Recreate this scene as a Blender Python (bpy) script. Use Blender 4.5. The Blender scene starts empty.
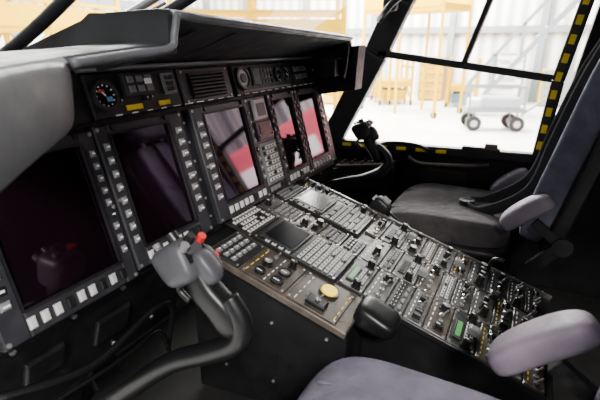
import bpy, math, random
from mathutils import Vector as V, Matrix as M4
random.seed(7)
COL=bpy.context.scene.collection
# ------------------------------------------------------------ materials
MATS={}
def mat(name,col,rough=.5,metal=0,noise=0,scale=30,bump=0,emit=0,spec=.35,coat=0,col2=None,tint=None):
    if name in MATS: return MATS[name]
    m=bpy.data.materials.new(name); m.use_nodes=True; nt=m.node_tree
    b=nt.nodes["Principled BSDF"]
    b.inputs["Base Color"].default_value=(*col,1); b.inputs["Roughness"].default_value=rough
    b.inputs["Metallic"].default_value=metal; b.inputs["Specular IOR Level"].default_value=spec
    b.inputs["Coat Weight"].default_value=coat
    if tint: b.inputs["Specular Tint"].default_value=(*tint,1)
    if emit:
        b.inputs["Emission Color"].default_value=(*col,1); b.inputs["Emission Strength"].default_value=emit
    if noise or bump:
        tc=nt.nodes.new("ShaderNodeTexCoord"); n=nt.nodes.new("ShaderNodeTexNoise")
        n.inputs["Scale"].default_value=scale; n.inputs["Detail"].default_value=5
        nt.links.new(tc.outputs["Object"],n.inputs["Vector"])
        if noise:
            r=nt.nodes.new("ShaderNodeValToRGB")
            c2=col2 if col2 else tuple(min(1,c*(1+noise)) for c in col)
            c1=tuple(c*(1-noise) for c in col) if not col2 else col
            r.color_ramp.elements[0].color=(*c1,1); r.color_ramp.elements[1].color=(*c2,1)
            r.color_ramp.elements[0].position=.3; r.color_ramp.elements[1].position=.7
            nt.links.new(n.outputs["Fac"],r.inputs["Fac"]); nt.links.new(r.outputs["Color"],b.inputs["Base Color"])
            mr=nt.nodes.new("ShaderNodeMapRange"); mr.inputs[1].default_value=.3; mr.inputs[2].default_value=.7
            mr.inputs[3].default_value=max(.05,rough-.12); mr.inputs[4].default_value=min(1,rough+.12)
            n3=nt.nodes.new("ShaderNodeTexNoise"); n3.inputs["Scale"].default_value=scale*2.3; n3.inputs["Detail"].default_value=6
            nt.links.new(tc.outputs["Object"],n3.inputs["Vector"]); nt.links.new(n3.outputs["Fac"],mr.inputs[0]); nt.links.new(mr.outputs[0],b.inputs["Roughness"])
        if bump:
            bp=nt.nodes.new("ShaderNodeBump"); bp.inputs["Strength"].default_value=bump; bp.inputs["Distance"].default_value=.002
            n2=nt.nodes.new("ShaderNodeTexNoise"); n2.inputs["Scale"].default_value=scale*8
            nt.links.new(tc.outputs["Object"],n2.inputs["Vector"])
            nt.links.new(n2.outputs["Fac"],bp.inputs["Height"]); nt.links.new(bp.outputs["Normal"],b.inputs["Normal"])
    MATS[name]=m; return m
def fabric(name,col):
    m=mat(name,col,.9,noise=.22,scale=18,spec=.1); nt=m.node_tree; b=nt.nodes["Principled BSDF"]
    tc=nt.nodes.new("ShaderNodeTexCoord"); n1=nt.nodes.new("ShaderNodeTexNoise"); n1.inputs["Scale"].default_value=7; n1.inputs["Detail"].default_value=3; n1.inputs["Distortion"].default_value=1.2
    n2=nt.nodes.new("ShaderNodeTexNoise"); n2.inputs["Scale"].default_value=220
    b1=nt.nodes.new("ShaderNodeBump"); b1.inputs["Strength"].default_value=.7; b1.inputs["Distance"].default_value=.02
    b2=nt.nodes.new("ShaderNodeBump"); b2.inputs["Strength"].default_value=.6; b2.inputs["Distance"].default_value=.002
    for q in(n1,n2): nt.links.new(tc.outputs["Object"],q.inputs["Vector"])
    nt.links.new(n1.outputs["Fac"],b1.inputs["Height"]); nt.links.new(n2.outputs["Fac"],b2.inputs["Height"])
    nt.links.new(b1.outputs["Normal"],b2.inputs["Normal"]); nt.links.new(b2.outputs["Normal"],b.inputs["Normal"]); return m
BLK=mat("black_paint",(.005,.005,.006),.5,noise=.4,scale=12,bump=.2,spec=.22)
BLK2=mat("black_satin",(.009,.009,.011),.4,noise=.3,scale=20,spec=.28)
DARK=mat("dark_cavity",(.004,.004,.004),.8,spec=.1)
BEZ=mat("bezel_grey",(.020,.020,.024),.40,noise=.3,scale=20)
FACE=mat("faceplate_grey",(.090,.084,.080),.36,metal=.35,noise=.4,scale=22,spec=.5)
FACE2=mat("faceplate_brown",(.075,.060,.048),.36,metal=.35,noise=.4,scale=22,spec=.5)
FACE4=mat("faceplate_slate",(.052,.049,.048),.36,metal=.35,noise=.4,scale=22,spec=.5)
FACE3=mat("faceplate_dark",(.014,.0135,.0135),.40,noise=.3,scale=25)
KEY=mat("key_light",(.45,.45,.44),.5)
KEYM=mat("key_mid",(.15,.15,.155),.5)
KEYD=mat("key_dark",(.008,.008,.008),.35)
WHT=mat("marking_white",(.85,.85,.83),.5)
YEL=mat("marking_yellow",(.78,.56,.005),.5)
YELO=mat("lamp_yellow",(1.0,.66,.0),.35,emit=.9)
RED=mat("button_red",(.6,.02,.015),.35)
GRN=mat("lcd_green",(.08,.28,.08),.3,emit=.12)
SCR=mat("display_glass",(.004,.0015,.003),.05,spec=1.0,coat=.5,tint=(1.0,.62,.86))
LCD=mat("small_lcd_glass",(.005,.005,.007),.25,spec=.25)
METAL=mat("steel",(.55,.55,.56),.3,metal=1)
ALU=mat("brushed_alu",(.38,.38,.38),.4,metal=.8)
HOODLIT=mat("visor_lit",(.060,.063,.071),.5,noise=.2,scale=10,bump=.15)  # lit copy of the visor colour: door light put in as lighter grey
HOODD=mat("visor_dark",(.011,.011,.014),.5,noise=.25,scale=10)
HOODM=mat("visor_mid",(.015,.016,.018),.55,noise=.25,scale=10,bump=.1,spec=.25)
GRIP=mat("grip_grey",(.052,.052,.060),.42)
GRIPB=mat("grip_black",(.013,.013,.015),.4)
RUB=mat("rubber_black",(.005,.005,.006),.36)
FABL=fabric("seat_fabric_light",(.100,.102,.140))
FABN=fabric("seat_fabric_lilac",(.115,.105,.140))
ARMF=mat("armrest_leather",(.165,.135,.175),.6,noise=.18,scale=14,bump=.4)
LEA=fabric("seat_leather",(.055,.050,.052))
BELT=mat("harness_webbing",(.02,.02,.023),.8,bump=.4)
# ------------------------------------------------------------ mesh builder
class B:
    def __init__(s): s.v=[];s.f=[];s.m=[];s.sm=[];s.mats=[]
    def mi(s,m):
        if m not in s.mats: s.mats.append(m)
        return s.mats.index(m)
    def add(s,vs,fs,m,M=None,smooth=False):
        o=len(s.v); k=s.mi(m)
        for p in vs:
            p=V(p); s.v.append(tuple(M@p) if M is not None else tuple(p))
        for f in fs: s.f.append(tuple(i+o for i in f)); s.m.append(k); s.sm.append(smooth)
    def box(s,c,d,m,M=None,ch=0):
        x,y,z=c; a,b,e=d[0]/2,d[1]/2,d[2]/2
        if ch<=0:
            vs=[(x+i*a,y+j*b,z+k*e) for k in(-1,1) for i,j in((-1,-1),(1,-1),(1,1),(-1,1))]
            fs=[(3,2,1,0),(4,5,6,7)]+[(i,(i+1)%4,4+(i+1)%4,4+i) for i in range(4)]
        else:
            R=[(-1,-1),(1,-1),(1,1),(-1,1)]
            vs=[(x+i*a,y+j*b,z-e) for i,j in R]+[(x+i*a,y+j*b,z+e-ch) for i,j in R]+[(x+i*(a-ch),y+j*(b-ch),z+e) for i,j in R]
            fs=[(3,2,1,0),(8,9,10,11)]
            for q in(0,4): fs+=[(q+i,q+(i+1)%4,q+4+(i+1)%4,q+4+i) for i in range(4)]
        s.add(vs,fs,m,M)
    def cyl(s,c,r,h,m,M=None,seg=16,r2=None,cap=None):
        r2=r if r2 is None else r2; x,y,z=c
        A=[(math.cos(2*math.pi*i/seg),math.sin(2*math.pi*i/seg)) for i in range(seg)]
        lo=[(x+r*a,y+r*b,z-h/2) for a,b in A]; hi=[(x+r2*a,y+r2*b,z+h/2) for a,b in A]
        s.add(lo+hi,[(i,(i+1)%seg,seg+(i+1)%seg,seg+i) for i in range(seg)],m,M,True)
        s.add(hi,[tuple(range(seg))],cap or m,M); s.add(lo,[tuple(reversed(range(seg)))],m,M)
    def ring(s,c,r1,r2,h,m,M=None,seg=24):
        x,y,z=c; P=[]
        for (r,zz) in((r1,-h/2),(r1,h/2),(r2,h/2),(r2,-h/2)):
            P+=[(x+r*math.cos(2*math.pi*i/seg),y+r*math.sin(2*math.pi*i/seg),z+zz) for i in range(seg)]
        fs=[]
        for q in range(4):
            for i in range(seg):
                j=(i+1)%seg; n=(q+1)%4
                fs.append((q*seg+i,n*seg+i,n*seg+j,q*seg+j))
        s.add(P,fs,m,M)
    def tube(s,pts,rad,m,M=None,seg=12,sub=6,flat=1.0):
        pts=[V(p) for p in pts]; n=len(pts)
        if not hasattr(rad,'__len__'): rad=[rad]*n
        P=[];Rr=[]
        if sub>1 and n>2:
            for i in range(n-1):
                p0=pts[max(i-1,0)];p1=pts[i];p2=pts[i+1];p3=pts[min(i+2,n-1)]
                for k in range(sub):
                    t=k/sub
                    P.append(.5*((2*p1)+(p2-p0)*t+(2*p0-5*p1+4*p2-p3)*t*t+(3*p1-p0-3*p2+p3)*t**3)); Rr.append(rad[i]*(1-t)+rad[i+1]*t)
            P.append(pts[-1]);Rr.append(rad[-1])
        else: P=pts;Rr=list(rad)
        t0=(P[1]-P[0]).normalized(); up=V((0,0,1)) if abs(t0.z)<.9 else V((1,0,0))
        nrm=(up-t0*up.dot(t0)).normalized(); vs=[]
        for i,p in enumerate(P):
            t=(P[min(i+1,len(P)-1)]-P[max(i-1,0)]).normalized()
            nrm=(nrm-t*nrm.dot(t)).normalized(); bn=t.cross(nrm)
            for k in range(seg):
                a=2*math.pi*k/seg; vs.append(p+nrm*(math.cos(a)*Rr[i]*flat)+bn*(math.sin(a)*Rr[i]))
        fs=[]
        for i in range(len(P)-1):
            for k in range(seg):
                j=(k+1)%seg; fs.append((i*seg+k,i*seg+j,(i+1)*seg+j,(i+1)*seg+k))
        fs.append(tuple(reversed(range(seg)))); L=(len(P)-1)*seg; fs.append(tuple(range(L,L+seg)))
        s.add(vs,fs,m,M,True)
    def pad(s,c,d,m,M=None,n=5,res=10,fn=None):
        idx={};vs=[];fs=[]
        def g(p):
            k=tuple(round(a,5) for a in p)
            if k not in idx:
                q=V(p); L=(abs(q.x)**n+abs(q.y)**n+abs(q.z)**n)**(1/n); q=q/L
                if fn: q=V(fn(q))
                idx[k]=len(vs); vs.append((c[0]+q.x*d[0]/2,c[1]+q.y*d[1]/2,c[2]+q.z*d[2]/2))
            return idx[k]
        for ax in range(3):
            for sg in(-1,1):
                for i in range(res):
                    for j in range(res):
                        q=[]
                        for (a,b) in((i,j),(i+1,j),(i+1,j+1),(i,j+1)):
                            p=[0,0,0]; p[ax]=sg; p[(ax+1)%3]=-1+2*a/res; p[(ax+2)%3]=-1+2*b/res; q.append(g(p))
                        if sg<0: q.reverse()
                        fs.append(tuple(q))
        s.add(vs,fs,m,M,True)
    def prism(s,poly,x0,x1,m,M=None):
        n=len(poly); vs=[(x0,a,b) for a,b in poly]+[(x1,a,b) for a,b in poly]
        fs=[tuple(range(n)),tuple(reversed(range(n,2*n)))]+[(i,n+i,n+(i+1)%n,(i+1)%n) for i in range(n)]
        s.add(vs,fs,m,M)
    def beam(s,a,b,w,h,m,up=(0,0,1)):
        a=V(a);b=V(b);z=(b-a);L=z.length;z.normalize();u=V(up);x=u.cross(z)
        if x.length<1e-4: x=V((1,0,0)).cross(z)
        x.normalize();y=z.cross(x)
        M=M4((( x.x,y.x,z.x,(a.x+b.x)/2),(x.y,y.y,z.y,(a.y+b.y)/2),(x.z,y.z,z.z,(a.z+b.z)/2),(0,0,0,1)))
        s.box((0,0,0),(w,h,L),m,M)
    def done(s,name,parent=None,bevel=0,seg=2):
        me=bpy.data.meshes.new(name); me.from_pydata(s.v,[],s.f)
        for m in s.mats: me.materials.append(m)
        me.polygons.foreach_set("material_index",s.m); me.polygons.foreach_set("use_smooth",s.sm)
        import bmesh
        bm=bmesh.new(); bm.from_mesh(me); bmesh.ops.recalc_face_normals(bm,faces=bm.faces); bm.to_mesh(me); bm.free()
        me.update()
        o=bpy.data.objects.new(name,me); COL.objects.link(o)
        if parent: o.parent=parent
        if bevel:
            md=o.modifiers.new("bevel","BEVEL"); md.width=bevel; md.segments=seg; md.limit_method='ANGLE'; md.angle_limit=math.radians(40)
        return o
def empty(name,loc=(0,0,0)):
    e=bpy.data.objects.new(name,None); e.empty_display_size=.1; COL.objects.link(e); return e
def frame(o,x,y,z):
    x,y,z=V(x).normalized(),V(y).normalized(),V(z).normalized()
    return M4(((x.x,y.x,z.x,o[0]),(x.y,y.y,z.y,o[1]),(x.z,y.z,z.z,o[2]),(0,0,0,1)))
# ------------------------------------------------------------ small cockpit controls
def screw(b,M,x,y,z=0,r=.0035):
    b.cyl((x,y,z+.001),r,.002,ALU,M,8)
def knob(b,M,x,y,z=0,r=.009,h=.016,m=None,capm=None):
    m=m or KEYD
    b.cyl((x,y,z+.002),r*1.3,.004,FACE3,M,14)
    b.cyl((x,y,z+h/2),r,h,m,M,14,r2=r*.85,cap=capm or m)
    b.box((x,y+r*.4,z+h+.0005),(r*.22,r*.8,.001),WHT,M)
def toggle(b,M,x,y,z=0):
    b.cyl((x,y,z+.002),.006,.004,ALU,M,10)
    T=M@M4.Translation((x,y,z+.002))@M4.Rotation(random.choice([-.4,.4]),4,'X')
    b.cyl((0,0,.010),.0018,.020,ALU,T,8,r2=.003)
def keys(b,M,x0,x1,y0,y1,nx,ny,m=KEY,z=0,fill=.72,h=.005,mark=False,legend=True):
    dx=(x1-x0)/nx;dy=(y1-y0)/ny
    for i in range(nx):
        for j in range(ny):
            mm=m if random.random()>.08 else KEYD
            b.box((x0+dx*(i+.5),y0+dy*(j+.5),z+h/2),(dx*fill,dy*fill,h),mm,M,ch=min(dx,dy)*.12)
            if mark: b.box((x0+dx*(i+.5),y0+dy*(j+.5),z+h+.0003),(dx*.35,dy*.12,.0006),WHT,M)
            elif mm is KEY and legend: b.box((x0+dx*(i+.5),y0+dy*(j+.5),z+h+.0003),(dx*.36,dy*.30,.0006),KEYD,M)
def labels(b,M,x0,x1,y,n,z=0,m=None):
    for i in range(n):
        x=x0+(x1-x0)*(i+.5)/n
        b.box((x,y,z+.0004),((x1-x0)/n*random.uniform(.3,.7),.0026,.0008),m or WHT,M)
def plate(b,M,x0,x1,y0,y1,m,h=.006,sc=True):
    b.box(((x0+x1)/2,(y0+y1)/2,h/2),(x1-x0-.004,y1-y0-.004,h),m,M,ch=.0015)
    if sc:
        for x in(x0+.007,x1-.007):
            for y in(y0+.007,y1-.007): screw(b,M,x,y,h)
    return h
# ------------------------------------------------------------ instrument panel
nP=V((0,-.965,.261)); uP=V((0,.261,.965))
PM=frame((0,.715,.54),(1,0,0),uP,nP)    # local: x across, y up panel, z toward crew
panel=empty("instrument_panel")
b=B()
b.box((-.16,.205,-.03),(1.44,.45,.06),BLK,PM)
b.done("panel_board",panel,.003)
def display(name,x0,x1,v0,v1,sx0,sx1,sv0,sv1,bot=8,side=7):
    b=B(); T=.022
    b.box(((x0+sx0)/2,(v0+v1)/2,T/2),(sx0-x0,v1-v0,T),BEZ,PM,ch=.003)
    b.box(((x1+sx1)/2,(v0+v1)/2,T/2),(x1-sx1,v1-v0,T),BEZ,PM,ch=.003)
    b.box(((sx0+sx1)/2,(v0+sv0)/2,T/2),(sx1-sx0,sv0-v0,T),BEZ,PM,ch=.003)
    b.box(((sx0+sx1)/2,(v1+sv1)/2,T/2),(sx1-sx0,v1-sv1,T),BEZ,PM,ch=.003)
    b.box(((sx0+sx1)/2,(sv0+sv1)/2,T/2-.004),(sx1-sx0,sv1-sv0,T-.008),SCR,PM)
    for sx in(sx0,sx1): b.box((sx,(sv0+sv1)/2,T+.001),(.004,sv1-sv0,.004),BLK2,PM)
    for sv in(sv0,sv1): b.box(((sx0+sx1)/2,sv,T+.001),(sx1-sx0,.004,.004),BLK2,PM)
    keys(b,PM,sx0-.005,sx1+.005,v0+.006,sv0-.006,bot,1,KEY,T,.58,.006,legend=False)
    w=(sx0-x0)
    if w>.018: keys(b,PM,x0+.006,sx0-.006,sv0+.01,sv1-.01,1,side,KEYM,T,.56,.006,True)
    keys(b,PM,sx1+.006,x1-.006,sv0+.01,sv1-.01,1,side,KEYM,T,.56,.006,True)
    for x in(x0+.007,x1-.007):
        for v in(v0+.008,v1-.008,(v0+v1)/2): screw(b,PM,x,v,T,.0042)
    for x in (sx0+.01,sx1-.01): b.cyl((x,v1-.008,T+.003),.006,.006,KEYD,PM,12)
    b.done(name,panel)
display("display_unit_1",-.845,-.562,-.012,.305,-.80,-.592,.035,.282,9,9)
display("display_unit_2",-.556,-.300,-.002,.310,-.522,-.345,.040,.290,8,8)
display("display_unit_3",-.262,-.002,.0,.312,-.215,-.022,.045,.292,8,8)
display("display_unit_4",.118,.305,.0,.312,.142,.283,.045,.292,6,8)
display("display_unit_5",.310,.52,.0,.312,.330,.485,.045,.292,6,8)
b=B()
b.box((.058,.156,.008),(.112,.312,.016),FACE3,PM,ch=.002)
b.box((.058,.272,.02),(.066,.062,.016),WHT,PM,ch=.003); b.box((.058,.270,.0285),(.046,.040,.002),KEYM,PM)
b.box((.058,.205,.02),(.09,.058,.010),BEZ,PM,ch=.002); b.box((.058,.207,.026),(.06,.036,.002),LCD,PM)
for s in(-1,1): knob(b,PM,.058+s*.040,.19,.016,.005,.012)
b.box((.058,.10,.019),(.098,.135,.008),KEYM,PM,ch=.002)
keys(b,PM,.014,.102,.040,.160,5,7,KEY,.023,.66,.005)
keys(b,PM,.014,.102,.006,.028,4,1,KEYM,.016,.66,.006)
b.done("centre_column",panel)
b=B()
b.box((-.281,.156,.004),(.034,.312,.008),BLK2,PM)
for i in range(6): screw(b,PM,-.281,.03+i*.05,.008)
b.box((.545,.156,.006),(.04,.312,.012),BLK2,PM)
b.box((-.405,.368,.008),(.265,.094,.016),BLK2,PM,ch=.003)
b.box((-.15,.368,.006),(.215,.094,.012),BEZ,PM,ch=.003)
b.box((.155,.368,.008),(.36,.090,.016),BLK2,PM,ch=.003)
b.box((.44,.368,.006),(.19,.090,.012),BEZ,PM,ch=.003)
def dial(b,M,x,y,z,r,face=LCD,nd=.6):
    b.ring((x,y,z+.004),r*1.18,r*.93,.010,BEZ,M); b.cyl((x,y,z+.002),r,.003,face,M,20)
    for k in range(12):
        a=k*math.pi/6; b.box((x+r*.8*math.cos(a),y+r*.8*math.sin(a),z+.0042),(r*.12,r*.12,.001),WHT,M)
    T=M@M4.Translation((x,y,z+.005))@M4.Rotation(nd,4,'Z'); b.box((0,r*.3,0),(r*.1,r*.7,.001),WHT,T)
dial(b,PM,-.500,.368,.016,.027,LCD,.7); b.box((-.508,.378,.021),(.016,.005,.001),RED,PM); b.box((-.492,.360,.021),(.014,.010,.001),mat("dial_blue",(.1,.25,.5),.4),PM)
b.box((-.405,.385,.022),(.088,.05,.014),BEZ,PM,ch=.003)
keys(b,PM,-.445,-.365,.364,.406,3,2,KEYM,.029,.7,.004)
b.box((-.385,.388,.034),(.02,.012,.002),WHT,PM)
b.box((-.43,.337,.018),(.045,.011,.003),YEL,PM); b.box((-.335,.337,.018),(.036,.011,.003),YEL,PM)
b.box((-.305,.38,.019),(.04,.05,.006),KEYM,PM,ch=.001); keys(b,PM,-.32,-.29,.36,.40,2,3,KEYD,.022,.7)
for x in(-.375,-.39,-.465): knob(b,PM,x,.352,.016,.005,.008)
b.box((-.15,.368,.014),(.15,.066,.004),DARK,PM)
for i in range(7): b.box((-.15,.34+i*.0095,.018),(.15,.0035,.007),FACE3,PM)
for x in(-.245,-.055): 
    for y in(.33,.406): screw(b,PM,x,y,.012)
dial(b,PM,.015,.372,.016,.030,WHT,.3)
b.cyl((.015,.372,.022),.014,.004,KEYD,PM,16)
b.box((.085,.375,.02),(.05,.056,.010),BEZ,PM,ch=.002); b.box((.085,.375,.026),(.038,.04,.001),LCD,PM)
keys(b,PM,.12,.20,.345,.40,4,3,KEYM,.016,.66,.005)
dial(b,PM,.235,.372,.016,.022,LCD,2.2); dial(b,PM,.29,.372,.016,.022,LCD,4.)
b.box((.155,.333,.017),(.30,.006,.002),KEYM,PM)
keys(b,PM,.36,.47,.345,.40,4,2,KEYM,.012,.66,.006); knob(b,PM,.50,.37,.012,.010,.014)
labels(b,PM,-.50,.5,.325,22,.016)
b.box((-.01,.424,.01),(1.06,.008,.03),KEYM,PM,ch=.002)
b.box((-.60,.37,.004),(.12,.10,.01),BLK2,PM,ch=.002)
b.box((-.74,.37,.004),(.16,.10,.01),BLK,PM,ch=.002)
b.done("upper_instrument_strip",panel)
b=B()
b.prism([(.715,.535),(.80,.30),(.86,.28),(.80,.56)],-.88,-.36,BLK)
b.prism([(.715,.535),(.80,.30),(.86,.28),(.80,.56)],.27,.56,BLK)
KM=frame((0,.715,.535),(1,0,0),(0,.34,-.94),(0,-.94,-.34))
for x in(-.82,-.70,-.58,-.46,.33,.45): 
    for y in(.03,.2): b.cyl((x,y,.001),.006,.005,ALU,KM,8)
b.box((-.60,.12,.006),(.09,.07,.012),BLK,KM,ch=.004); b.box((-.76,.11,.006),(.08,.06,.012),BLK,KM,ch=.004)
b.tube([(-.86,.73,.44),(-.7,.70,.40),(-.52,.71,.42),(-.42,.75,.36),(-.40,.80,.2)],.007,RUB)
b.tube([(-.86,.76,.34),(-.6,.74,.33),(-.45,.77,.30),(-.39,.80,.15)],.005,RUB)
b.done("knee_panel",panel,.003)
# ------------------------------------------------------------ glareshield
gl=empty("glareshield")
def loft(b,secs,m,smooth=False):
    n=len(secs[0]); vs=[p for s_ in secs for p in s_]; fs=[]
    for i in range(len(secs)-1):
        for k in range(n):
            j=(k+1)%n; fs.append((i*n+k,i*n+j,(i+1)*n+j,(i+1)*n+k))
    fs.append(tuple(range(n))); fs.append(tuple(range((len(secs)-1)*n,len(secs)*n)))
    b.add(vs,fs,m,None,smooth)
def sec(x,ly,lz,by=.835,bz=.952,fy=1.12,fz=.975):
    return [(x,fy,fz),(x,.80,lz+.008),(x,ly+.04,lz+.012),(x,ly+.01,lz+.010),(x,ly-.004,lz),(x,ly,lz-.010),(x,ly+.015,lz-.012),(x,by,bz),(x,fy,fz-.04)]
b=B()
xs=[-.49,-.3,-.1,.1,.3,.44,.52]
loft(b,[sec(x,.60+(.0 if x<.4 else (x-.4)*.3),1.052-.03*max(0,(x+.49))/.99-(0 if x<.45 else .02)) for x in xs],HOODD)
b.done("visor_main",gl,.002)
b=B()
loft(b,[sec(x,ly,lz) for x,ly,lz in[(-.92,.50,.962),(-.82,.555,.968),(-.72,.60,.975),(-.6,.605,.986),(-.485,.605,.995)]],HOODM)
b.done("visor_side",gl,.002)
b=B()
b.prism([(.60,1.052),(.604,.985),(.80,.95),(.95,.98),(.80,1.06)],-.505,-.485,HOODM)
b.tube([(-.72,.592,.975),(-.6,.597,.986),(-.51,.597,.995),(-.497,.595,1.02),(-.49,.592,1.054)],.007,HOODLIT)  # rim highlight put into the lighter colour of these edge tubes
b.tube([(-.49,.594,1.052),(.0,.594,1.036),(.42,.60,1.022)],.0065,HOODLIT)
for x in [-.40,-.25,-.10,.05,.20,.35]:
    b.beam((x,.63,1.03),(x,.82,.965),.012,.012,BLK2)
for x0 in[-.37,-.07,.08]:
    for i in range(4): b.beam((x0,.66+i*.03,1.026-i*.0115),(x0+.11,.66+i*.03,1.024-i*.0115),.008,.008,KEYD)
b.done("visor_ribs",gl)
b=B()
def flange(pts,hh,th,m):
    secs=[]
    for (x,y,z),h in zip(pts,hh):
        s_=[]
        for k in range(20):
            a=2*math.pi*k/20; c_,s2=math.cos(a),math.sin(a)
            du=math.copysign(abs(c_)**.6,c_)*h; dn=math.copysign(abs(s2)**.6,s2)*th
            s_.append((x+dn*.45,y+dn*.9-du*.12,z+du))
        secs.append(s_)
    loft(b,secs,m,True)
flange([(-1.08,.36,.885),(-1.03,.40,.89),(-.99,.43,.896),(-.94,.47,.903),(-.90,.50,.909),(-.85,.532,.915),(-.81,.555,.920),(-.775,.575,.924),(-.745,.590,.927),(-.725,.602,.929),(-.715,.61,.93)],[.06,.062,.064,.064,.063,.060,.057,.054,.05,.045,.036],.014,HOODLIT)  # flange takes the lit visor colour, port door light painted in
b.done("visor_flange_port",gl)
b=B()
flange([(.47,.64,.945),(.53,.66,.925),(.58,.68,.91)],[.055,.07,.07],.012,HOODD)
b.prism([(.61,1.0),(.62,.835),(.83,.80),(.86,.97)],.53,.61,BLK)
b.prism([(.66,.95),(.66,.89),(.72,.88),(.74,.96)],.42,.53,BLK2)
b.done("visor_flange_starboard",gl,.006)
# ------------------------------------------------------------ centre pedestal
ped=empty("centre_pedestal")
vP=V((0,.952,.305)); 
QM=frame((0,0,.30),(1,0,0),vP,V((0,-.305,.952)))   # x across, y forward along slope, z out
def zt(y): return .30+.3204*y
b=B()
b.prism([(-.13,0),(-.13,zt(-.13)-.004),(.80,zt(.80)-.004),(.80,0)],-.215,.265,BLK)
b.prism([(.30,.10),(.30,zt(.30)-.012),(.75,zt(.75)-.012),(.75,.05)],-.335,-.214,BLK)
b.done("pedestal_body",ped,.004)
b=B()
b.box((-.295,.505,-.006),(.150,.40,.016),FACE2,QM,ch=.003)
b.box((.025,.30,-.004),(.486,.90,.008),FACE3,QM,ch=.002)
b.box((-.217,.09,.002),(.010,.44,.014),BLK2,QM,ch=.002); b.box((.267,.30,.004),(.010,.90,.018),FACE,QM,ch=.002)
for i in range(10): screw(b,QM,.267,-.12+i*.09,.013,.003)
b.done("deck",ped)
b=B()
b.pad((-.272,.265,.010),(.088,.105,.055),RUB,QM,4,10,lambda q:(q.x,q.y,q.z*(1+.25*q.y)))
b.done("palm_rest",ped)
b=B()
plate(b,QM,-.365,-.235,.335,.47,FACE2)
b.cyl((-.272,.395,.008),.026,.006,FACE3,QM,24); b.cyl((-.272,.395,.012),.022,.005,YELO,QM,24,r2=.020)
b.box((-.335,.40,.012),(.03,.05,.012),BLK2,QM,ch=.003); toggle(b,QM,-.335,.40,.018)
labels(b,QM,-.36,-.24,.45,5,.006); labels(b,QM,-.36,-.24,.345,5,.006,YEL)
plate(b,QM,-.365,-.235,.475,.60,FACE2)
def flatdial(x,y,r,f): b.ring((x,y,.009),r*1.2,r*.9,.006,KEYD,QM); b.cyl((x,y,.008),r,.003,f,QM,18); b.box((x,y+.003,.010),(.002,r*1.2,.001),WHT,QM)
flatdial(-.335,.51,.014,FACE3); flatdial(-.293,.512,.014,KEYM); knob(b,QM,-.255,.51,.006,.010,.02)
flatdial(-.335,.56,.012,FACE3); knob(b,QM,-.295,.562,.006,.012,.012,KEYD,ALU); toggle(b,QM,-.255,.56,.006)
labels(b,QM,-.36,-.24,.537,6,.006); labels(b,QM,-.36,-.24,.59,5,.006,YEL)
plate(b,QM,-.365,-.235,.605,.70,FACE3)
keys(b,QM,-.355,-.245,.62,.69,5,3,KEYM,.006,.6,.006,True)
b.done("wing_controls",ped)
def cdu(x0,x1,y0,y1,name):
    b=B(); h=plate(b,QM,x0,x1,y0,y1,FACE3,.014)
    w=x1-x0;ys=y0+(y1-y0)*.50
    b.box(((x0+x1)/2,(ys+y1)/2-.002,h+.002),(w*.78,(y1-ys)*.82,.004),BEZ,QM,ch=.001)
    b.box(((x0+x1)/2,(ys+y1)/2-.002,h+.0045),(w*.66,(y1-ys)*.70,.002),LCD,QM)
    keys(b,QM,x0+.004,x0+w*.1,ys+.01,y1-.01,1,5,KEY,h,.6,.005); keys(b,QM,x1-w*.1,x1-.004,ys+.01,y1-.01,1,5,KEY,h,.6,.005)
    keys(b,QM,x0+.010,x1-.010,y0+.010,ys-.004,9,7,KEY,h,.66,.005)
    b.done(name,ped)
cdu(-.228,-.062,.40,.655,"control_display_unit_1")
cdu(.045,.205,.44,.695,"control_display_unit_2")
b=B()
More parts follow.
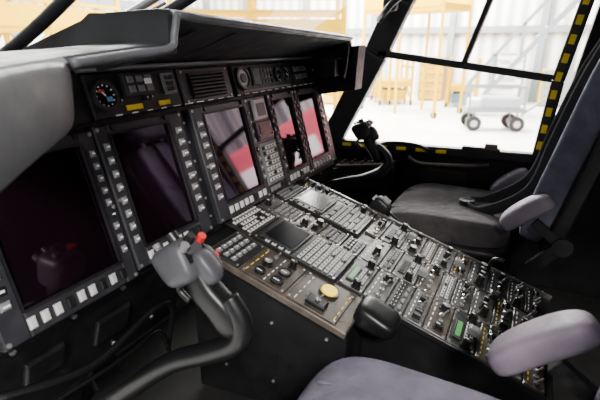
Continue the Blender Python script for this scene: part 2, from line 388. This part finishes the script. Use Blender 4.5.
def module(x0,x1,y0,y1,kind,m):
    h=plate(b,QM,x0,x1,y0,y1,m); w=x1-x0; d=y1-y0; ix0,ix1,iy0,iy1=x0+.014,x1-.014,y0+.008,y1-.008
    if kind=='keys': keys(b,QM,ix0,ix1,iy0,iy1,max(2,int(w/.018)),max(1,int(d/.017)),random.choice([KEY,KEYM]),h,.66,.005)
    elif kind=='knobs':
        n=max(2,int(w/.034)); r=max(1,int(d/.032))
        for i in range(n):
            for j in range(r):
                x=ix0+(ix1-ix0)*(i+.5)/n; y=iy0+(iy1-iy0)*(j+.4)/r
                random.choice([lambda:knob(b,QM,x,y,h,random.uniform(.008,.013),random.uniform(.014,.028),KEYD,random.choice([KEYD,KEYD,KEYM,ALU])),lambda:toggle(b,QM,x,y,h),lambda:knob(b,QM,x,y,h,random.uniform(.008,.012),random.uniform(.012,.024),KEYD,KEYD)])()
        for j in range(r): labels(b,QM,ix0,ix1,iy0+(iy1-iy0)*(j+.92)/r,n+1,h)
    elif kind=='radio':
        b.box(((x0+x1)/2-.01,y1-d*.3,h+.002),(w*.5,d*.3,.004),BLK2,QM,ch=.001); b.box(((x0+x1)/2-.01,y1-d*.3,h+.0045),(w*.42,d*.18,.001),random.choice([GRN,LCD]),QM)
        knob(b,QM,ix0+.004,y0+d*.35,h,.011,.022); knob(b,QM,ix1-.004,y0+d*.35,h,.011,.022)
        keys(b,QM,ix0+.022,ix1-.022,y0+.010,y0+d*.5,max(3,int(w/.03)),2,KEY,h,.66,.005)
    elif kind=='toggles':
        n=max(3,int(w/.024)); r=max(1,int(d/.030))
        for i in range(n):
            for j in range(r):
                x=ix0+(ix1-ix0)*(i+.5)/n; y=iy0+(iy1-iy0)*(j+.4)/r
                if random.random()<.3: b.box((x,y,h+.008),(.013,.020,.016),KEYD,QM,ch=.003)
                else: toggle(b,QM,x,y,h)
        for j in range(r): labels(b,QM,ix0,ix1,iy0+(iy1-iy0)*(j+.9)/r,n,h,random.choice([WHT,WHT,YEL]))
    elif kind=='ann':
        keys(b,QM,ix0,ix1,iy0+d*.35,iy1,max(3,int(w/.022)),2,KEYD,h,.85,.004,True); keys(b,QM,ix0,ix1,iy0,iy0+d*.3,4,1,KEYM,h,.6)
module(-.228,-.062,.66,.76,'keys',FACE3); module(-.06,.04,.70,.76,'knobs',FACE); module(.045,.205,.70,.76,'keys',FACE3); module(.207,.262,.62,.76,'toggles',FACE3)
module(-.06,.04,.62,.70,'keys',FACE); module(-.06,.04,.535,.62,'knobs',FACE2); module(-.06,.04,.46,.535,'keys',FACE3); module(-.06,.04,.40,.46,'ann',FACE3)
module(.207,.262,.52,.62,'keys',FACE3); module(.207,.262,.43,.52,'knobs',FACE2)
cols=[(-.21,-.055),(-.052,.103),(.106,.262)]
tops=[.397,.397,.437]
seqs=[['radio','knobs','ann','toggles','knobs','radio','toggles','knobs','toggles'],
      ['knobs','keys','radio','knobs','keys','toggles','knobs','toggles','knobs'],
      ['toggles','radio','knobs','keys','knobs','toggles','knobs','knobs','toggles']]
for (x0,x1),t,sq in zip(cols,tops,seqs):
    y=t;i=0
    while y>-.125:
        k=sq[i%len(sq)]; d={'radio':.07,'knobs':.060,'keys':.042,'ann':.05,'toggles':.052}[k]; d=min(d,y+.135)
        if d<.02: break
        module(x0,x1,y-d,y,k,random.choice([FACE,FACE4,FACE,FACE2,FACE3])); y-=d; i+=1
b.done("avionics_modules",ped)
b=B()
for x,y in[(.02,.22),(.18,.14),(.20,.30),(-.13,.05),(.09,.02)]:
    b.box((x,y,.018),(.020,.026,.020),random.choice([KEYM,KEYD]),QM,ch=.004)
b.tube([QM@V((.24,.05,.0)),QM@V((.24,.05,.05)),QM@V((.24,.02,.06))],.007,KEYD)
b.done("guards",ped)
b=B()
SM=frame((-.2155,0,0),(0,1,0),(0,0,1),(-1,0,0))
for y in(-.08,.06,.2): 
    for z in(.05,.2): b.cyl((y,z,.002),.005,.004,ALU,SM,8)
b.box((.05,.14,.004),(.18,.12,.008),BLK2,SM,ch=.003)
SM2=frame((-.3355,0,0),(0,1,0),(0,0,1),(-1,0,0))
for y in(.35,.5,.65): 
    for z in(.16,.34): b.cyl((y,z,.002),.004,.004,ALU,SM2,8)
b.done("side_fasteners",ped)
# ------------------------------------------------------------ cyclic sticks
def cyclic(name,pts,rad,head,up,fw,sc,base,gm):
    e=empty(name); b=B()
    b.tube(pts,rad,RUB,seg=16,sub=8); b.done("stick_tube",e)
    b=B(); bx,by,bz=base
    for i in range(5): b.cyl((bx,by,bz+.012+i*.018),(.055-.007*i)*sc**.5,.016,RUB,None,20,r2=(.047-.007*i)*sc**.5)
    b.done("boot",e)
    up=V(up).normalized(); fw=(V(fw)-up*V(fw).dot(up)).normalized(); rt=up.cross(fw)
    H=frame(head,rt,fw,up)
    b=B()
    b.pad((0,.004*sc,-.060*sc),(.044*sc,.050*sc,.14*sc),RUB,H,3,10,lambda q:(q.x,q.y+.10*math.sin(q.z*6),q.z))
    b.pad((0,.012*sc,.018*sc),(.070*sc,.072*sc,.072*sc),gm,H,4,10,lambda q:(q.x*(1-.12*q.z),q.y*(1+.15*q.z),q.z+.15*q.y))
    b.pad((-.03*sc,.0,-.005*sc),(.026*sc,.044*sc,.06*sc),gm,H,3,6)
    b.pad((.0,-.024*sc,-.012*sc),(.034*sc,.034*sc,.06*sc),gm,H,3,6)
    b.box((0,-.0215*sc,.022*sc),(.044*sc,.006*sc,.034*sc),KEYD,H,ch=.002)
    T=H@M4.Translation((0,-.024*sc,.03*sc))@M4.Rotation(math.radians(75),4,'X')
    b.cyl((0,.008*sc,.008*sc),.009*sc,.014*sc,KEYD,T,12,r2=.007*sc)
    b.cyl((-.02*sc,.0,.006*sc),.007*sc,.012*sc,RED,T,12); b.cyl((.02*sc,.0,.006*sc),.007*sc,.012*sc,KEYM,T,12)
    b.cyl((0,.0,.058*sc),.010*sc,.014*sc,KEYD,H,12); b.cyl((-.018*sc,.020*sc,.058*sc),.009*sc,.012*sc,RED,H,12); b.cyl((.018*sc,.022*sc,.060*sc),.006*sc,.008*sc,KEYM,H,12)
    T2=H@M4.Translation((-.034*sc,.01*sc,.02*sc))@M4.Rotation(math.radians(-90),4,'Y')
    b.cyl((0,0,.008*sc),.009*sc,.012*sc,KEYM,T2,12); b.cyl((-.022*sc,-.012*sc,.012*sc),.008*sc,.014*sc,RED,T2,12)
    b.tube([H@V((0,.036*sc,.0)),H@V((0,.058*sc,-.014*sc)),H@V((0,.054*sc,-.04*sc))],.006*sc,KEYD)
    b.done("grip_head",e)
cyclic("cyclic_stick",[(-.66,.86,.04),(-.65,.80,.18),(-.63,.70,.28),(-.61,.58,.385),(-.60,.48,.44),(-.60,.415,.485),(-.60,.405,.53),(-.60,.43,.575)],
       [.020,.021,.022,.022,.022,.021,.019,.017],(-.60,.505,.617),(0,.62,.72),(0,1,-.4),1.15,(-.66,.86,.0),GRIP)
cyclic("cyclic_stick",[(.50,.80,.04),(.50,.78,.25),(.50,.72,.42),(.50,.64,.465),(.50,.55,.495),(.50,.475,.54),(.50,.465,.59),(.50,.51,.63)],
       [.020]*6+[.017,.015],(.50,.55,.675),(0,.5,.85),(0,1,-.3),.95,(.50,.80,.0),GRIPB)
e=empty("collective_lever"); b=B()
b.tube([(.31,-.02,.10),(.31,.12,.2),(.31,.28,.34),(.31,.40,.43)],[.014,.014,.015,.015],RUB)
CM=frame((.31,.425,.455),(1,0,0),(0,.6,-.8),(0,.8,.6))
b.pad((0,0,0),(.05,.06,.07),GRIPB,CM,4,8)
for x in(-.014,.0,.014): b.cyl((x,-.01,.036),.005,.01,KEY,CM,10)
b.box((0,-.033,.0),(.036,.006,.03),KEYM,CM,ch=.002)
b.cyl((.31,-.02,.05),.03,.10,BLK2,None,16)
b.done("lever",e)
# ------------------------------------------------------------ seats
def seat(name,cx,fy,zc,tilt,mcush,mback,arms):
    e=empty(name); W=.44
    b=B(); L=.46
    def cf(q):
        z=q.z
        if q.z>0: z+= -.35*(1-min(1,abs(q.x)**3*1.0))*.6 + .25*abs(q.x)**4
        z-= max(0,q.y-.3)**2*.6
        return (q.x*(1+.03*q.y),q.y,z)
    b.pad((cx,fy-L/2,zc-.055),(W,L,.12),mcush,None,5,16,cf)
    b.done("cushion",e)
    b=B()
    for s in(-1,1): b.tube([(cx+s*.12,fy-.03,zc-.022),(cx+s*.125,fy-.15,zc-.012),(cx+s*.125,fy-.33,zc-.016),(cx+s*.12,fy-.43,zc-.018)],.005,mcush)
    b.done("cushion_piping",e)
    b=B()
    b.pad((cx,fy-L/2-.01,zc-.13),(W+.03,L,.10),BLK2,None,6,10)
    for s in(-1,1):
        b.beam((cx+s*.17,fy-.06,zc-.15),(cx+s*.17,fy-.10,.03),.03,.03,BLK2)
        b.beam((cx+s*.17,fy-L+.02,zc-.15),(cx+s*.17,fy-L-.02,.03),.03,.03,BLK2)
        b.box((cx+s*.17,fy-L/2,.015),(.05,L+.15,.03),BLK2)
        b.beam((cx+s*.17,fy-.10,.08),(cx+s*.17,fy-L,.22),.02,.02,BLK2)
    b.done("seat_pan",e)
    by=fy-L-.03; bh=.68
    up=V((0,-math.sin(tilt),math.cos(tilt))); BM=frame((cx,by,zc-.05),(1,0,0),V((0,math.cos(tilt),math.sin(tilt))),up)
    b=B()
    def bf(q):
        y=q.y
        if q.y>0: y+= -.5*(1-abs(q.x)**3)*.7+.3*abs(q.x)**4
        return (q.x*(1-.12*max(0,q.z)),y,q.z)
    b.pad((0,-.02,bh/2),(W,.10,bh),mback,BM,6,18,bf)
    b.done("backrest",e)
    b=B()
    b.pad((0,-.085,bh/2),(W+.04,.06,bh+.04),BLK2,BM,7,10)
    b.done("backrest_shell",e)
    b=B()
    b.pad((0,-.01,bh+.12),(.26,.09,.18),mback,BM,5,10); 
    for s in(-1,1): b.tube([BM@V((s*.07,-.03,bh-.02)),BM@V((s*.07,-.03,bh+.08))],.007,METAL)
    b.done("headrest",e)
    b=B()
    for s in(-1,1):
        P=[BM@V((s*.05,.0,bh+.01)),BM@V((s*.075,.02,bh*.8)),BM@V((s*.09,.025,bh*.5)),BM@V((s*.09,.03,bh*.22)),V((cx+s*.07,fy-L+.10,zc-.002)),V((cx+s*.03,fy-L+.16,zc-.004))]
        b.tube(P,.022,BELT,seg=8,flat=.12)
    b.cyl((cx,fy-L+.17,zc+.004),.03,.016,BLK2,None,16)
    b.done("harness",e)
    for s,ay,az,Ln,Th in arms:
        b=B(); ax=cx+s*(W/2+.005)
        d=V((0,-.76,.65)); n=V((0,.65,.76)); AM=frame((ax,ay,az),(1,0,0),-d,n)
        b.pad((0,0,0),(.078,Ln,Th),ARMF,AM,3.6,12,lambda q:(q.x,q.y,q.z-.28*q.y*q.y))
        b.done("armrest_pad",e)
        b=B()
        b.beam((ax,ay-.03,az-.035),(ax,ay-.12,az-.10),.022,.03,BLK2); b.cyl((0,0,0),.03,.04,BLK2,frame((ax,ay-.12,az-.10),(0,1,0),(0,0,1),(1,0,0)),16)
        b.beam((ax,ay-.12,az-.10),(ax,ay-.04,zc-.12),.02,.04,BLK2)
        b.done("armrest_hinge",e)
    return e
seat("pilot_seat",.585,.455,.425,math.radians(14),LEA,FABL,[(-1,-.035,.500,.175,.062),(1,.035,.470,.165,.055)])
seat("pilot_seat",-.63,.325,.395,math.radians(14),FABN,FABN,[(-1,-.07,.52,.18,.062),(1,-.072,.520,.19,.058)])
# ------------------------------------------------------------ fuselage & starboard door
fu=empty("helicopter_fuselage")
b=B()
b.box((0,.1,-.02),(1.8,2.1,.04),mat("cockpit_floor",(.010,.010,.010),.7,noise=.3,scale=8,spec=.2))
b.done("cabin_floor",fu)
b=B()
HUL=mat("hull_grey",(.10,.11,.11),.5,noise=.1,scale=4)
b.box((0,0,-.36),(1.7,2.3,.62),HUL)
b.prism([(1.13,0),(1.13,.98),(1.19,.97),(1.55,.55),(1.6,.1),(1.45,-.35),(1.13,-.6)],-.80,.80,HUL)
b.done("belly_and_nose",fu,.05,3)
b=B()
for x,y in[(-.8,-.9),(.8,-.9),(0,1.15)]:
    b.beam((x,y,-.5),(x,y,-1.0),.09,.09,ALU); W_=frame((x,y,-1.0),(0,1,0),(0,0,1),(1,0,0)); b.cyl((0,0,0),.2,.14,RUB,W_,24); b.cyl((0,0,0),.09,.15,ALU,W_,16)
b.done("landing_gear",fu)
b=B()
b.prism([(-.95,0),(-.95,1.35),(-1.0,1.35),(-1.0,0)],-.88,.88,BLK)
b.box((0,-.30,1.37),(1.76,1.45,.04),BLK)
b.done("aft_bulkhead_and_roof",fu,.005)
b=B()
b.tube([(-.575,1.14,.93),(-.55,1.05,.97),(-.515,.85,1.084),(-.46,.42,1.36)],.014,BLK2,seg=10)
b.tube([(-.26,1.14,.94),(-.244,1.05,.99),(-.156,.85,1.11),(-.02,.42,1.36)],.016,BLK2,seg=10)
b.beam((-.88,.42,1.36),(.80,.42,1.36),.05,.05,BLK2)
b.done("windscreen_posts",fu)
b=B()
b.tube([(-.40,1.12,.95),(-.353,1.05,1.0),(-.283,.85,1.10),(-.24,.75,1.16)],.010,ALU,seg=8)
b.tube([(-.36,1.10,.955),(-.31,1.03,1.01),(-.23,.85,1.10)],.004,KEYM,seg=8)
b.done("wiper_arm",fu)
b=B()
b.prism([(1.13,0),(1.13,.40),(.86,.525),(-.04,.555),(-.95,.555),(-.95,0)],.86,.92,BLK)
b.prism([(-.10,.55),(-.13,.87),(-.20,1.36),(-.95,1.36),(-.95,.55)],.86,.92,BLK)
b.done("starboard_wall",fu,.004)
b=B()
def barp(p,q,w,m=BLK2,x=.87,d=.05):
    a=V((x,p[0],p[1]));c=V((x,q[0],q[1])); dz=(c-a).normalized(); yv=dz.cross(V((1,0,0)))
    mid=(a+c)/2; b.box((0,0,0),(d,w,(c-a).length),m,frame(mid,(1,0,0),yv,dz))
barp((.90,.48),(.84,.56),.07)
barp((.87,.53),(.65,.96),.105); barp((.65,.96),(.55,1.18),.105); barp((.55,1.18),(.44,1.37),.105)
barp((.64,.968),(-.06,.878),.030); barp((.27,.93),(.19,1.20),.022); barp((.19,1.20),(.15,1.36),.022)
barp((.84,.545),(-.05,.562),.040)
barp((-.055,.55),(-.080,.87),.045); barp((-.080,.87),(-.130,1.17),.045); barp((-.130,1.17),(-.175,1.37),.045)
b.done("door_frame",fu,.006)
b=B()
def stripes(p,q,n,w,x=.8425,off=0):
    for i in range(n):
        a=V((x,p[0]+(q[0]-p[0])*i/n,p[1]+(q[1]-p[1])*i/n)); c=V((x,p[0]+(q[0]-p[0])*(i+1)/n,p[1]+(q[1]-p[1])*(i+1)/n))
        dz=(c-a).normalized(); yv=dz.cross(V((1,0,0)))
        b.box((0,0,0),(.004,w,(c-a).length),YEL if (i+off)%2 else KEYD,frame((a+c)/2,(1,0,0),yv,dz))
stripes((-.052,.570),(-.077,.87),9,.020); stripes((-.077,.87),(-.127,1.17),9,.020,off=1); stripes((-.127,1.17),(-.172,1.36),5,.020)
stripes((.83,.547),(.30,.557),12,.014)
b.done("hazard_striping",fu)
GL=bpy.data.materials.new("window_glass"); GL.use_nodes=True; nt=GL.node_tree; nt.nodes.clear()
o=nt.nodes.new("ShaderNodeOutputMaterial"); mx=nt.nodes.new("ShaderNodeMixShader"); tr=nt.nodes.new("ShaderNodeBsdfTransparent"); gs=nt.nodes.new("ShaderNodeBsdfGlossy")
gs.inputs["Roughness"].default_value=.02; tr.inputs["Color"].default_value=(.97,.98,.98,1); fr=nt.nodes.new("ShaderNodeFresnel"); fr.inputs["IOR"].default_value=1.2
nt.links.new(fr.outputs[0],mx.inputs[0]); nt.links.new(tr.outputs[0],mx.inputs[1]); nt.links.new(gs.outputs[0],mx.inputs[2]); nt.links.new(mx.outputs[0],o.inputs[0])
b=B(); b.add([(.885,.84,.56),(.885,-.05,.56),(.885,-.07,.88),(.885,-.16,1.36),(.885,.43,1.36)],[(0,1,2,3,4)],GL); b.done("door_window_pane",fu)
b=B(); b.add([(-.80,1.13,.95),(.80,1.13,.95),(.80,.43,1.36),(-.80,.43,1.36)],[(0,1,2,3)],GL); b.done("windscreen_pane",fu)
e=empty("side_console"); b=B()
b.prism([(.82,0),(.80,.44),(.51,.482),(.50,0)],.76,.86,BLK)
SCM=frame((.81,.655,.468),(1,0,0),(0,-.99,.14),(0,.14,.99))
b.box((0,0,.004),(.09,.27,.012),FACE2,SCM,ch=.002)
for i in range(5):
    for x in(-.022,.022): knob(b,SCM,x,-.11+i*.052,.01,.008,.012,KEYD,random.choice([ALU,KEYD]))
b.box((-.051,0,-.06),(.006,.24,.08),FACE3,SCM)
b.done("console",e,.003)
b=B()
b.box((.84,.16,.585),(.03,.15,.016),BLK2,None,ch=.004); b.box((.83,.12,.600),(.02,.05,.024),FACE2,None,ch=.004)
b.tube([(.845,.60,.56),(.82,.55,.58),(.82,.44,.582),(.845,.38,.56)],.008,BLK2)
b.tube([(.84,.46,.52),(.82,.40,.50),(.82,.22,.51),(.84,.12,.52)],.009,FACE2)
b.box((.845,.30,.45),(.03,.20,.06),BLK2,None,ch=.004)
b.done("door_handles",fu)
b=B()
b.tube([(.80,.62,1.10),(.75,.58,1.13),(.74,.55,1.16),(.78,.51,1.20)],.014,BLK2)
b.pad((.78,.57,1.16),(.05,.06,.06),BLK2,None,4,8)
b.done("grab_handle",fu)
for cx in(-.6,.55):
    e=empty("rudder_pedals"); b=B()
    for s in(-1,1):
        PMt=frame((cx+s*.11,.97,.17),(1,0,0),(0,.35,.94),(0,-.94,.35)); b.box((0,0,0),(.09,.14,.015),BLK2,PMt,ch=.004)
        for i in range(4): b.box((0,-.05+i*.033,.01),(.08,.008,.006),RUB,PMt)
        b.beam((cx+s*.11,.99,.15),(cx+s*.11,1.06,.0),.025,.025,BLK2)
    b.done("pedals",e)
# ------------------------------------------------------------ hangar
WALL=bpy.data.materials.new("corrugated_wall"); WALL.use_nodes=True; nt=WALL.node_tree; bs=nt.nodes["Principled BSDF"]
tc=nt.nodes.new("ShaderNodeTexCoord"); wv=nt.nodes.new("ShaderNodeTexWave"); wv.bands_direction='X'; wv.inputs["Scale"].default_value=.9; wv.inputs["Distortion"].default_value=0
mp=nt.nodes.new("ShaderNodeMapping"); mp.inputs["Rotation"].default_value=(0,0,.78); rp=nt.nodes.new("ShaderNodeValToRGB")
rp.color_ramp.elements[0].color=(.42,.43,.43,1); rp.color_ramp.elements[1].color=(.84,.84,.81,1); bs.inputs["Roughness"].default_value=.7
nt.links.new(tc.outputs["Object"],mp.inputs[0]); nt.links.new(mp.outputs[0],wv.inputs["Vector"]); nt.links.new(wv.outputs["Fac"],rp.inputs[0]); nt.links.new(rp.outputs[0],bs.inputs["Base Color"])
FL=mat("hangar_floor",(.82,.82,.79),.3,noise=.05,scale=.6,spec=.5)
SW=mat("steel_white",(.7,.7,.7),.5); SG=mat("steel_grey",(.18,.20,.21),.5)
YS=mat("yellow_steel",(.55,.33,.0),.6,spec=.1)
b=B(); b.box((5,3,-1.25),(44,44,.1),FL); b.done("floor")
b=B(); b.box((20,3,3.3),(.3,44,9),WALL)
for i in range(12): b.box((19.7,-17+i*3.4,3.3),(.3,.25,9),SG)
b.box((19.7,3,1.6),(.2,44,.25),SG); b.done("wall_right")
b=B(); b.box((5,16,3.3),(30,.3,9),WALL)
for i in range(9): b.box((-8+i*3.4,15.7,3.3),(.25,.3,9),SG)
b.box((5,15.7,2.6),(30,.2,.3),SG)
b.done("wall_front")
b=B(); b.box((-10,3,3.3),(.3,26,9),mat("added_wall_dark",(.20,.21,.22),.7))  # unseen wall added and kept dark to cut ambient light from port
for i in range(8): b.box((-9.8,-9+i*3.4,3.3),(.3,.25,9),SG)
b.done("added_wall_left")
def platform(name,c,L,W,H,ang,m=YS,w=1.0,panel_m=None,toe=.35,brace=True):
    e=empty(name); b=B(); R_=M4.Translation(c)@M4.Rotation(ang,4,'Z')
    def bm_(a,q,w): b.beam(R_@V(a),R_@V(q),w,w,m)
    for x in(-L/2,0,L/2):
        for y in(-W/2,W/2): bm_((x,y,0),(x,y,H+1.0),.09*w)
    for y in(-W/2,W/2):
        if brace: bm_((-L/2,y,0.15),(0,y,H),.05*w); bm_((L/2,y,.15),(0,y,H),.05*w)
        for z in(H+.6,H+1.0): bm_((-L/2,y,z),(L/2,y,z),.08*w)
        b.box((0,y,H+toe/2),(L,.05,toe),m,R_)
    b.box((0,0,H),(L,W,.2),m,R_)
    if panel_m: b.box((0,0,H*.45),(L*.8,W*.7,H*.5),panel_m,R_)
    for x in(-L/2,L/2):
        for y in(-W/2,W/2): b.cyl((0,0,0),.1,.08,RUB,R_@frame((x,y,.1),(1,0,0),(0,0,1),(0,1,0)),12)
    b.done("frame",e)
CB=mat("crate_blue",(.08,.16,.28),.6); CR=mat("crate_brown",(.28,.16,.07),.7); 
platform("work_platform",(8.6,6.2,-1.2),4.2,1.4,2.3,math.radians(-62),w=1.1,toe=.45)
platform("work_platform",(14.8,3.8,-1.2),3.0,1.6,3.3,1.2,w=1.0,toe=.4,brace=False)
platform("work_platform",(17.0,5.1,-1.2),1.7,1.2,.8,.5,panel_m=YS,toe=.15)
platform("work_platform",(17.3,2.4,-1.2),1.5,1.0,.7,.1,w=1.4,panel_m=CB,toe=.15)
platform("work_platform",(6.5,11.5,-1.2),5.0,1.5,2.6,.15,w=1.2,toe=.5)
def cabinet(name,c,d,m,m2,ang=0):
    e=empty(name); b=B(); R_=M4.Translation(c)@M4.Rotation(ang,4,'Z')
    b.box((0,0,d[2]/2+.05),d,m,R_,ch=.03)
    n=max(2,int(d[2]/.3))
    for i in range(n):
        b.box((-d[0]/2-.01,0,.05+d[2]*(i+.5)/n),(.03,d[1]*.9,d[2]/n*.85),m2,R_); b.box((-d[0]/2-.04,0,.05+d[2]*(i+.8)/n),(.03,d[1]*.5,.03),ALU,R_)
    for x in(-1,1):
        for y in(-1,1): b.box((x*d[0]*.4,y*d[1]*.4,.03),(.1,.1,.06),RUB,R_)
    b.done("carcass",e)
cabinet("tool_cabinet",(18.6,6.8,-1.2),(.7,1.4,1.5),CB,SG); cabinet("tool_cabinet",(18.6,1.0,-1.2),(.7,1.2,1.9),SG,SW); cabinet("storage_crate",(15.8,6.8,-1.2),(1.0,1.2,1.0),CR,YS,.3)
cabinet("storage_crate",(18.7,3.8,-1.2),(.8,1.0,1.7),CR,YS); cabinet("tool_cabinet",(18.6,-.9,-1.2),(.7,1.4,1.3),YS,SG); cabinet("storage_crate",(10.8,9.6,-1.2),(1.6,1.6,2.6),YS,SW,.5)
e=empty("equipment_trolley"); b=B(); R_=M4.Translation((12.3,.9,-1.2))@M4.Rotation(1.9,4,'Z')
b.box((0,0,.55),(1.5,.7,.10),SG,R_); b.box((-.1,0,.75),(1.0,.6,.3),mat("trolley_grey",(.30,.33,.35),.5),R_,ch=.05); b.box((.5,0,.72),(.3,.5,.24),SW,R_,ch=.04)
for x in(-.7,.7):
    for y in(-.33,.33): b.beam(R_@V((x,y,.5)),R_@V((x,y,1.15)),.05,.05,SG)
for y in(-.33,.33): b.beam(R_@V((-.7,y,1.15)),R_@V((.7,y,1.15)),.05,.05,SG)
for x in(-.55,.55):
    for y in(-.35,.35): b.cyl((0,0,0),.2,.12,RUB,R_@frame((x,y,.2),(1,0,0),(0,0,1),(0,1,0)),18); b.cyl((0,0,0),.09,.13,ALU,R_@frame((x,y,.2),(1,0,0),(0,0,1),(0,1,0)),12); b.beam(R_@V((x,y*.9,.2)),R_@V((x,y*.9,.55)),.06,.06,SG)
b.beam(R_@V((-.75,0,.4)),R_@V((-1.4,0,.9)),.05,.05,SG); b.done("body",e)
e=empty("access_stairs"); b=B()
for y in(0,.8):
    b.beam((14.6+y,1.9,-1.15),(14.6+y,-.9,2.4),.16,.14,SG); b.beam((14.6+y,1.9,-.15),(14.6+y,-.9,3.4),.07,.07,SG)
    for t in(0,.25,.5,.75,1): b.beam((14.6+y,1.9-2.8*t,-1.15+3.55*t),(14.6+y,1.9-2.8*t,-.15+3.55*t),.07,.07,SG)
    b.beam((14.6+y,-.9,-1.2),(14.6+y,-.9,2.4),.14,.14,SG)
for i in range(14): t=(i+.5)/14; b.box((15.0,1.9-2.8*t,-1.15+3.55*t),(.8,.28,.05),SW)
b.done("stairs",e)
e=empty("reflected_red_body"); b=B(); RT=mat("reflected_red",(.62,.10,.14),.5)  # unseen red body added only to be mirrored in the displays
b.box((9.5,-5.6,.55),(2.2,5.5,2.3),RT,ch=.1); b.box((9.5,-2.3,.2),(2.1,1.2,1.6),RT,ch=.1); b.box((8.38,-5.6,.9),(.04,4.6,.45),WHT); b.box((8.38,-4.6,.2),(.04,1.6,.6),WHT); b.box((9.5,-5.3,-.8),(2.0,6.6,.3),BLK2)
b.box((9.5,-1.69,.6),(1.8,.04,.6),LCD)
for x in(8.5,10.5):
    for y in(-7.2,-2.6): b.cyl((0,0,0),.45,.3,RUB,frame((x,y,-.75),(0,1,0),(0,0,1),(1,0,0)),24)
b.done("red_body_mesh",e)
# ------------------------------------------------------------ lights & world
w=bpy.data.worlds.new("w"); bpy.context.scene.world=w; w.use_nodes=True
bg=w.node_tree.nodes["Background"]; bg.inputs[0].default_value=(.96,.97,1,1); bg.inputs[1].default_value=1.45
def area(name,loc,tgt,size,power,col=(1,1,1)):
    l=bpy.data.lights.new(name,'AREA'); l.shape='RECTANGLE'; l.size=size[0]; l.size_y=size[1]; l.energy=power; l.color=col
    o=bpy.data.objects.new(name,l); o.location=loc; o.rotation_euler=(V(tgt)-V(loc)).to_track_quat('-Z','Y').to_euler(); COL.objects.link(o)
area("added_area_light",(-3.6,-1.6,3.4),(.0,.4,.4),(.7,.7),430,(1,.96,.90))  # added lamp: fills the cockpit from behind the camera
area("added_area_light",(14,5,7),(15,5,-1),(8,8),19000,(1,.98,.93))  # added lamp: brightens the hangar beyond the starboard door
area("added_area_light",(6,11,7),(7,12,-1),(6,6),10000,(1,.98,.93))  # added lamp: brightens the hangar ahead of the windscreen
area("added_area_light",(4,-5,6),(9,-5,0),(3,3),3000,(1,.97,.95))  # added lamp: brightens the red body that the displays mirror
# ------------------------------------------------------------ camera
cd=bpy.data.cameras.new("camera"); cam=bpy.data.objects.new("camera",cd); COL.objects.link(cam)
cam.location=(-1.17,0,1.0); cd.lens=27; cd.sensor_width=36; cd.clip_start=.02
h=V((.8926,.4509,0)); p=math.radians(19); F=h*math.cos(p)+V((0,0,-math.sin(p)))
cam.rotation_euler=F.to_track_quat('-Z','Y').to_euler()
cd.dof.use_dof=True; cd.dof.focus_distance=1.3; cd.dof.aperture_fstop=4.0
bpy.context.scene.camera=cam
